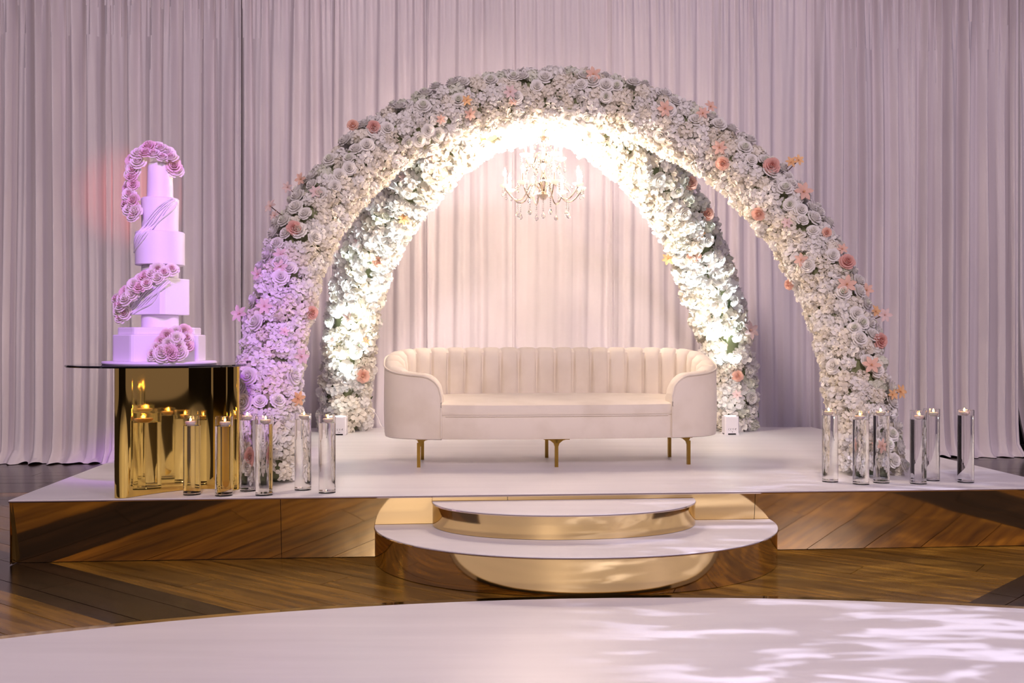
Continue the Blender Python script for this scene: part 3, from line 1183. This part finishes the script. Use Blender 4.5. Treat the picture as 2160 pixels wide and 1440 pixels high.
def rounded_poly(R_, nside, rot, z0, z1, name, r=.008, squash=(1, 1)):
    pts = []
    for k in range(nside):
        a = rot + 2 * PI * k / nside
        c = Vector((R_ * math.cos(a) * squash[0], R_ * math.sin(a) * squash[1]))
        for s in (-1, 0, 1):
            b = a + s * 2 * r / R_
            f = 1 - (r * .55 / R_ if s == 0 else r * .95 / R_)
            pts.append(Vector((R_ * f * math.cos(b) * squash[0], R_ * f * math.sin(b) * squash[1])))
    m = len(pts)
    mb = MB()
    vs = []
    for f, z in ((.985, z0), (1, z0 + .004), (1, z1 - .006), (.99, z1 - .001), (.97, z1)):
        vs += [(p.x * f, p.y * f, z) for p in pts]
    fs = [(j * m + k, j * m + (k + 1) % m, (j + 1) * m + (k + 1) % m, (j + 1) * m + k) for j in range(4) for k in range(m)]
    fs += [tuple(reversed(range(m))), tuple(4 * m + k for k in range(m))]
    mb.add(vs, fs)
    return mb.build(name, M['icing'], cake)


MB().lathe([(0, 0.0), (.312, 0), (.318, .006), (.318, .014), (.312, .018), (0, .018)], 72, caps=False).build('cake_board', M['icing'], cake, True)
z_b = .018
rounded_poly(.262, 8, math.radians(-107), z_b, zc(706), 'tier')
rounded_poly(.235, 8, math.radians(-107), zc(706), zc(691), 'tier')
rounded_lathe(.104, .104, zc(691), zc(664), 'tier')
rounded_poly(.168, 4, math.radians(-66), zc(664), zc(588), 'tier')
rounded_lathe(.103, .103, zc(588), zc(560), 'tier')
rounded_lathe(.138, .138, zc(560), zc(490), 'tier')
rounded_lathe(.102, .106, zc(490), zc(419), 'tier')
rounded_lathe(.074, .069, zc(419), zc(345), 'tier')


def tier_r(z):
    if z > zc(419):
        return .071
    if z > zc(490):
        return .104
    if z > zc(560):
        return .138
    return .15


def on_cyl(px, py):
    z = zc(py)
    x = (px - 338.0) / 362.0
    r = tier_r(z)
    x = max(-r * .995, min(r * .995, x))
    return Vector((x, -math.sqrt(max(r * r - x * x, 0)), z))


def swag(a, b, width, n, flat=None, ctrl=None, seed=0):
    """gathered fondant drapery: many wavy strands side by side"""
    rs = random.Random(seed)
    mb = MB()
    for k in range(n):
        o_ = (k / (n - 1) - .5)
        ph = rs.uniform(0, 6.28)
        pts, rad = [], []
        for q in range(25):
            t = q / 24
            px = a[0] + (b[0] - a[0]) * t
            py = a[1] + (b[1] - a[1]) * t
            wv = width * (0.25 + .75 * math.sin(PI * (0.08 + t * .86))) * (1 + .15 * math.sin(9 * t + ph))
            dx, dy = (b[1] - a[1]), -(b[0] - a[0])
            L = math.hypot(dx, dy)
            sh = o_ * wv + 1.3 * math.sin(11 * t + ph)
            px += dx / L * sh
            py += dy / L * sh
            p = flat(px, py) if flat else on_cyl(px, py)
            pts.append(p + Vector((0, -.009, 0)))
            rad.append(.0060 * (.7 + .3 * math.sin(7 * t + ph)))
        # keep the strand smooth where tiers change radius
        for _ in range(3):
            pts = [pts[0]] + [(pts[i - 1] + pts[i] * 2 + pts[i + 1]) / 4 for i in range(1, 24)] + [pts[24]]
        mb.tube(pts, rad, 6)
    mb.build('fondant_swag', M['icing'], cake, True)


swag((374, 424), (288, 532), 24, 6, seed=3)


def on_square(px, py):
    x = (px - 338.0) / 362.0
    # front face of the square tier between its corners at -156 and -66 degrees
    p0 = Vector((.168 * math.cos(math.radians(-156)), .168 * math.sin(math.radians(-156))))
    p1 = Vector((.168 * math.cos(math.radians(-66)), .168 * math.sin(math.radians(-66))))
    t = (x - p0.x) / (p1.x - p0.x)
    y = p0.y + (p1.y - p0.y) * min(t, 1.05) if t <= 1 else p1.y + (x - p1.x) * 1.2
    return Vector((x, y - .003, zc(py)))


swag((371, 592), (288, 658), 30, 8, flat=on_square, seed=5)
rsd = random.Random(77)
cl_top = [(371, 352, -.03), (368, 338, -.05), (357, 326, -.03), (346, 318, -.04), (333, 313, -.01), (321, 314, -.05), (309, 317, .0), (352, 338, -.075), (336, 331, -.085), (320, 330, -.085), (304, 331, -.075),
          (293, 330, .0), (289, 345, -.06), (303, 347, -.08), (279, 352, .01), (292, 362, -.07), (278, 369, -.02), (290, 378, -.08), (275, 388, .0), (293, 394, -.085), (280, 402, -.05), (286, 415, -.09),
          (275, 416, -.03), (296, 428, -.10), (282, 434, -.08), (290, 447, -.10), (302, 452, -.11), (297, 462, -.11), (372, 362, -.01)]
cl_mid = [(376, 572, -.11), (364, 580, -.14), (350, 572, -.13), (340, 582, -.15), (328, 589, -.15), (333, 602, -.17), (316, 592, -.14), (306, 604, -.16), (318, 610, -.17), (296, 612, -.14), (302, 622, -.16),
          (285, 620, -.12), (290, 632, -.15), (273, 632, -.10), (276, 646, -.12), (262, 645, -.06), (264, 658, -.07), (268, 671, -.08), (256, 632, -.05), (279, 662, -.10), (354, 590, -.16)]
cl_bot = [(398, 702, -.21), (411, 700, -.19), (384, 709, -.24), (402, 715, -.24), (417, 714, -.20), (389, 725, -.26), (407, 729, -.25), (366, 733, -.27), (376, 741, -.28), (392, 741, -.28), (410, 742, -.25),
          (420, 729, -.21), (361, 748, -.28), (379, 754, -.29), (398, 753, -.28), (373, 722, -.25)]
for (px, py, dy) in cl_top + cl_mid + cl_bot:
    x, z = (px - 338.0) / 362.0, zc(py)
    n = Vector((x * 1.6 + rsd.uniform(-.35, .35), -1.0, .25 + rsd.uniform(-.3, .4)))
    if z > zc(340):
        n.z += .6
    obj('blush_rose', rsd.choice(ROSE_B), cake, (x, dy, max(z, .060)), frame_to(n, rsd.uniform(0, 6.28)), rsd.uniform(.033, .044))
for (px, py, dy) in ((378, 365, -.02), (265, 388, .0), (262, 670, -.05), (402, 760, -.27), (361, 757, -.25), (285, 418, -.06)):
    obj('leaf', LEAF, cake, ((px - 338.0) / 362.0, dy, max(zc(py), .055)), frame_to((rsd.uniform(-.5, .5), -1, 0.2), rsd.uniform(0, 6.28)), .016)

# ------------------------------------------------------------------ candle vases
VR, VH = .0485, .45


def vase_meshes(level):
    g = MB()
    g.lathe([(0, 0), (VR - .002, 0), (VR, .002), (VR, .0145), (VR - .001, .0155), (0, .0155)], 40, caps=False)
    g2 = MB()
    g2.lathe([(VR, level + .0008), (VR, VH - .001), (VR - .0012, VH), (VR - .0024, VH - .001), (VR - .0024, level + .0008), (VR, level + .0008)], 40, caps=False)
    w_ = MB().lathe([(0, .0162), (VR - .0006, .0162), (VR - .0003, .020), (VR - .0003, level), (0, level)], 40, caps=False)
    return mesh('glass_base', g.v, g.f, M['glass'], True), mesh('glass_rim', g2.v, g2.f, M['glass'], True), mesh('water', w_.v, w_.f, M['water'], True)


VM = {lv: vase_meshes(lv) for lv in (.395, .405, .415)}
WAX = mesh('wax', *(lambda mb: (mb.v, mb.f))(MB().lathe([(0, -.008), (.018, -.007), (.026, -.001), (.030, .008), (.0305, .013), (.028, .015), (.012, .0125), (0, .012)], 28, caps=False)), M['wax'], True)
WCK = mesh('wick', *(lambda mb: (mb.v, mb.f))(MB().lathe([(.0012, .011), (.0012, .020), (0, .0205)], 6, caps=False)), M['wick'])
FLM = mesh('flame', *(lambda mb: (mb.v, mb.f))(MB().lathe([(0, .0165), (.0045, .019), (.0062, .0235), (.0050, .029), (.0022, .035), (0, .039)], 12, caps=False)), M['flame'], True)

vases = [(405, 1043, .395, 'leftmost glass cylinder vase, standing before the gold table base', -.007, 'gold table base'),
         (472, 1045, .395, 'second glass cylinder vase from the left, before the gold base right edge', .008, ''),
         (524, 1035, .415, 'third glass cylinder vase from the left, half behind its neighbour', -.006, ''),
         (557, 1044, .405, 'fourth glass cylinder vase from the left, before the left arch foot', .010, ''),
         (639, 1033, .415, 'fifth glass cylinder vase from the left, right of the left arch foot', .008, ''),
         (690, 1039, .405, 'sixth glass cylinder vase from the left, nearest the steps on that side', .006, ''),
         (1751, 1016, .415, 'glass cylinder vase left of the right arch foot, nearest the sofa', -.010, ''),
         (1816, 1021, .395, 'glass cylinder vase before the middle of the right arch foot', -.008, ''),
         (1859, 1018, .415, 'glass vase before the right edge of the right arch foot', -.006, ''),
         (1937, 1020, .395, 'front vase of the overlapping pair, right of the right arch foot', .004, ''),
         (1965, 1013, .405, 'rear vase of the overlapping pair right of the right arch', .010, ''),
         (2037, 1017, .415, 'rightmost glass cylinder vase, alone near the stage edge', -.010, '')]
for (px, py, lv, lab, cx, _) in vases:
    p = G(px, py, SZ)
    t = empty('cylinder_vase', (p.x, p.y, SZ))
    tag(t, lab, 'vase', 'water-filled candle vases along the stage front')
    obj('glass_base', VM[lv][0], t)
    obj('glass_rim', VM[lv][1], t)
    obj('water', VM[lv][2], t)
    c = empty('floating_candle', (p.x + cx, p.y - .004, SZ + lv))
    tag(c, 'lit floating candle in the ' + lab.split(',')[0], 'candle', 'lit floating candles in the vases')
    obj('wax', WAX, c, (0, 0, .0085))
    obj('wick', WCK, c, (0, 0, .0085))
    obj('flame', FLM, c, (0, 0, .0085))

# ------------------------------------------------------------------ uplights at the rear arch feet
font_marks = None


def uplight(px, py, label, tgt):
    p = G(px, py, SZ)
    t = empty('uplight', (p.x, p.y + .07, SZ), math.radians(2))
    tag(t, label, 'uplight', 'white uplights at the rear arch')
    wv, h = .067, .172
    mb = MB()
    # chamfered housing with an arched notch in the foot of the front
    c = .010
    ring = [(-wv + c, -wv), (wv - c, -wv), (wv, -wv + c), (wv, wv - c), (wv - c, wv), (-wv + c, wv), (-wv, wv - c), (-wv, -wv + c)]
    vs = []
    for s, z in ((1, .014), (1, h - .008), (.95, h)):
        vs += [(x * s, y * s, z) for x, y in ring]
    fs = [(j * 8 + k, j * 8 + (k + 1) % 8, (j + 1) * 8 + (k + 1) % 8, (j + 1) * 8 + k) for j in range(2) for k in range(8)]
    fs += [tuple(reversed(range(8))), tuple(16 + k for k in range(8))]
    mb.add(vs, fs)
    for sx in (-1, 1):
        for sy in (-1, 1):
            mb.box(sx * .052 - .014, sx * .052 + .014, sy * .052 - .014, sy * .052 + .014, 0, .016)
    mb.build('housing', M['uplight'], t)
    MB().box(-.038, .038, -.055, .055, .002, .0139).build('foot_recess', M['black'], t)  # solid black block filling the gap between the feet
    MB().lathe([(0, h + .0005), (.050, h + .0005), (.050, h + .003), (0, h + .004)], 24, caps=False).build('lens', M['lens'], t)
    mb = MB()
    yy = -wv - .0006

    def dot(x, z, r):
        mb.add([(x + r * math.cos(k * PI / 4), yy, z + r * math.sin(k * PI / 4)) for k in range(8)], [tuple(range(8))])

    def bar(x0, z0, x1, z1, tk=.0015):
        d = Vector((x1 - x0, 0, z1 - z0)).normalized()
        q = Vector((-d.z, 0, d.x)) * tk
        mb.add([Vector((x0, yy, z0)) - q, Vector((x1, yy, z1)) - q, Vector((x1, yy, z1)) + q, Vector((x0, yy, z0)) + q], [(0, 1, 2, 3)])

    def arc(cx, cz, r, a0, a1):
        for k in range(6):
            a, b = a0 + (a1 - a0) * k / 6, a0 + (a1 - a0) * (k + 1) / 6
            bar(cx + r * math.cos(a), cz + r * math.sin(a), cx + r * math.cos(b), cz + r * math.sin(b), .0011)
    # C E mark
    arc(-.026, .052, .009, PI / 2, PI * 1.5)
    arc(-.008, .052, .009, PI / 2, PI * 1.5)
    bar(-.016, .052, -.010, .052, .0011)
    # crossed bin
    bar(.004, .060, .014, .060, .001); bar(.005, .060, .007, .046, .001); bar(.013, .060, .011, .046, .001); bar(.006, .045, .012, .045, .001)
    # tick mark over a line
    bar(.024, .056, .030, .052, .002); bar(.030, .052, .038, .062, .0028); bar(.026, .045, .040, .045, .001)
    dot(.002, .028, .0042)
    bar(-.016, .028, -.013, .028, .0008); bar(.016, .026, .020, .031, .0008)
    mb.build('printed_marks', M['ink'], t)
    sp = lamp('uplight_beam', 'SPOT', (p.x, p.y + .07, SZ + h + .02), tgt, 560, (0.86, 0.95, 1.0), spot_size=math.radians(68), spot_blend=0.8, shadow_soft_size=0.04)
    return t


uplight(714, 918, 'small white uplight box at the foot of the rear arch, left of the sofa', P(728, 500, 8.85))
uplight(1544, 917, 'small white uplight box at the foot of the rear arch, right of the sofa', P(1528, 500, 8.85))

# ------------------------------------------------------------------ cable at the rear arch
pts = [P(782, 862, 9.55), P(792, 872, 9.5), P(799, 885, 9.45), P(803, 896, 9.4), P(812, 904, 9.3), P(835, 906.5, 9.3), P(880, 907, 9.3)]
cb = catmull(pts, 6)
for p in cb:
    p.z = max(p.z, SZ + .004)
cab = MB().tube(cb, .0035, 6).build('power_cable', M['cable'], None, True)
tag(cab, 'thin white cable drooping from the rear arch to behind the sofa', 'cable')
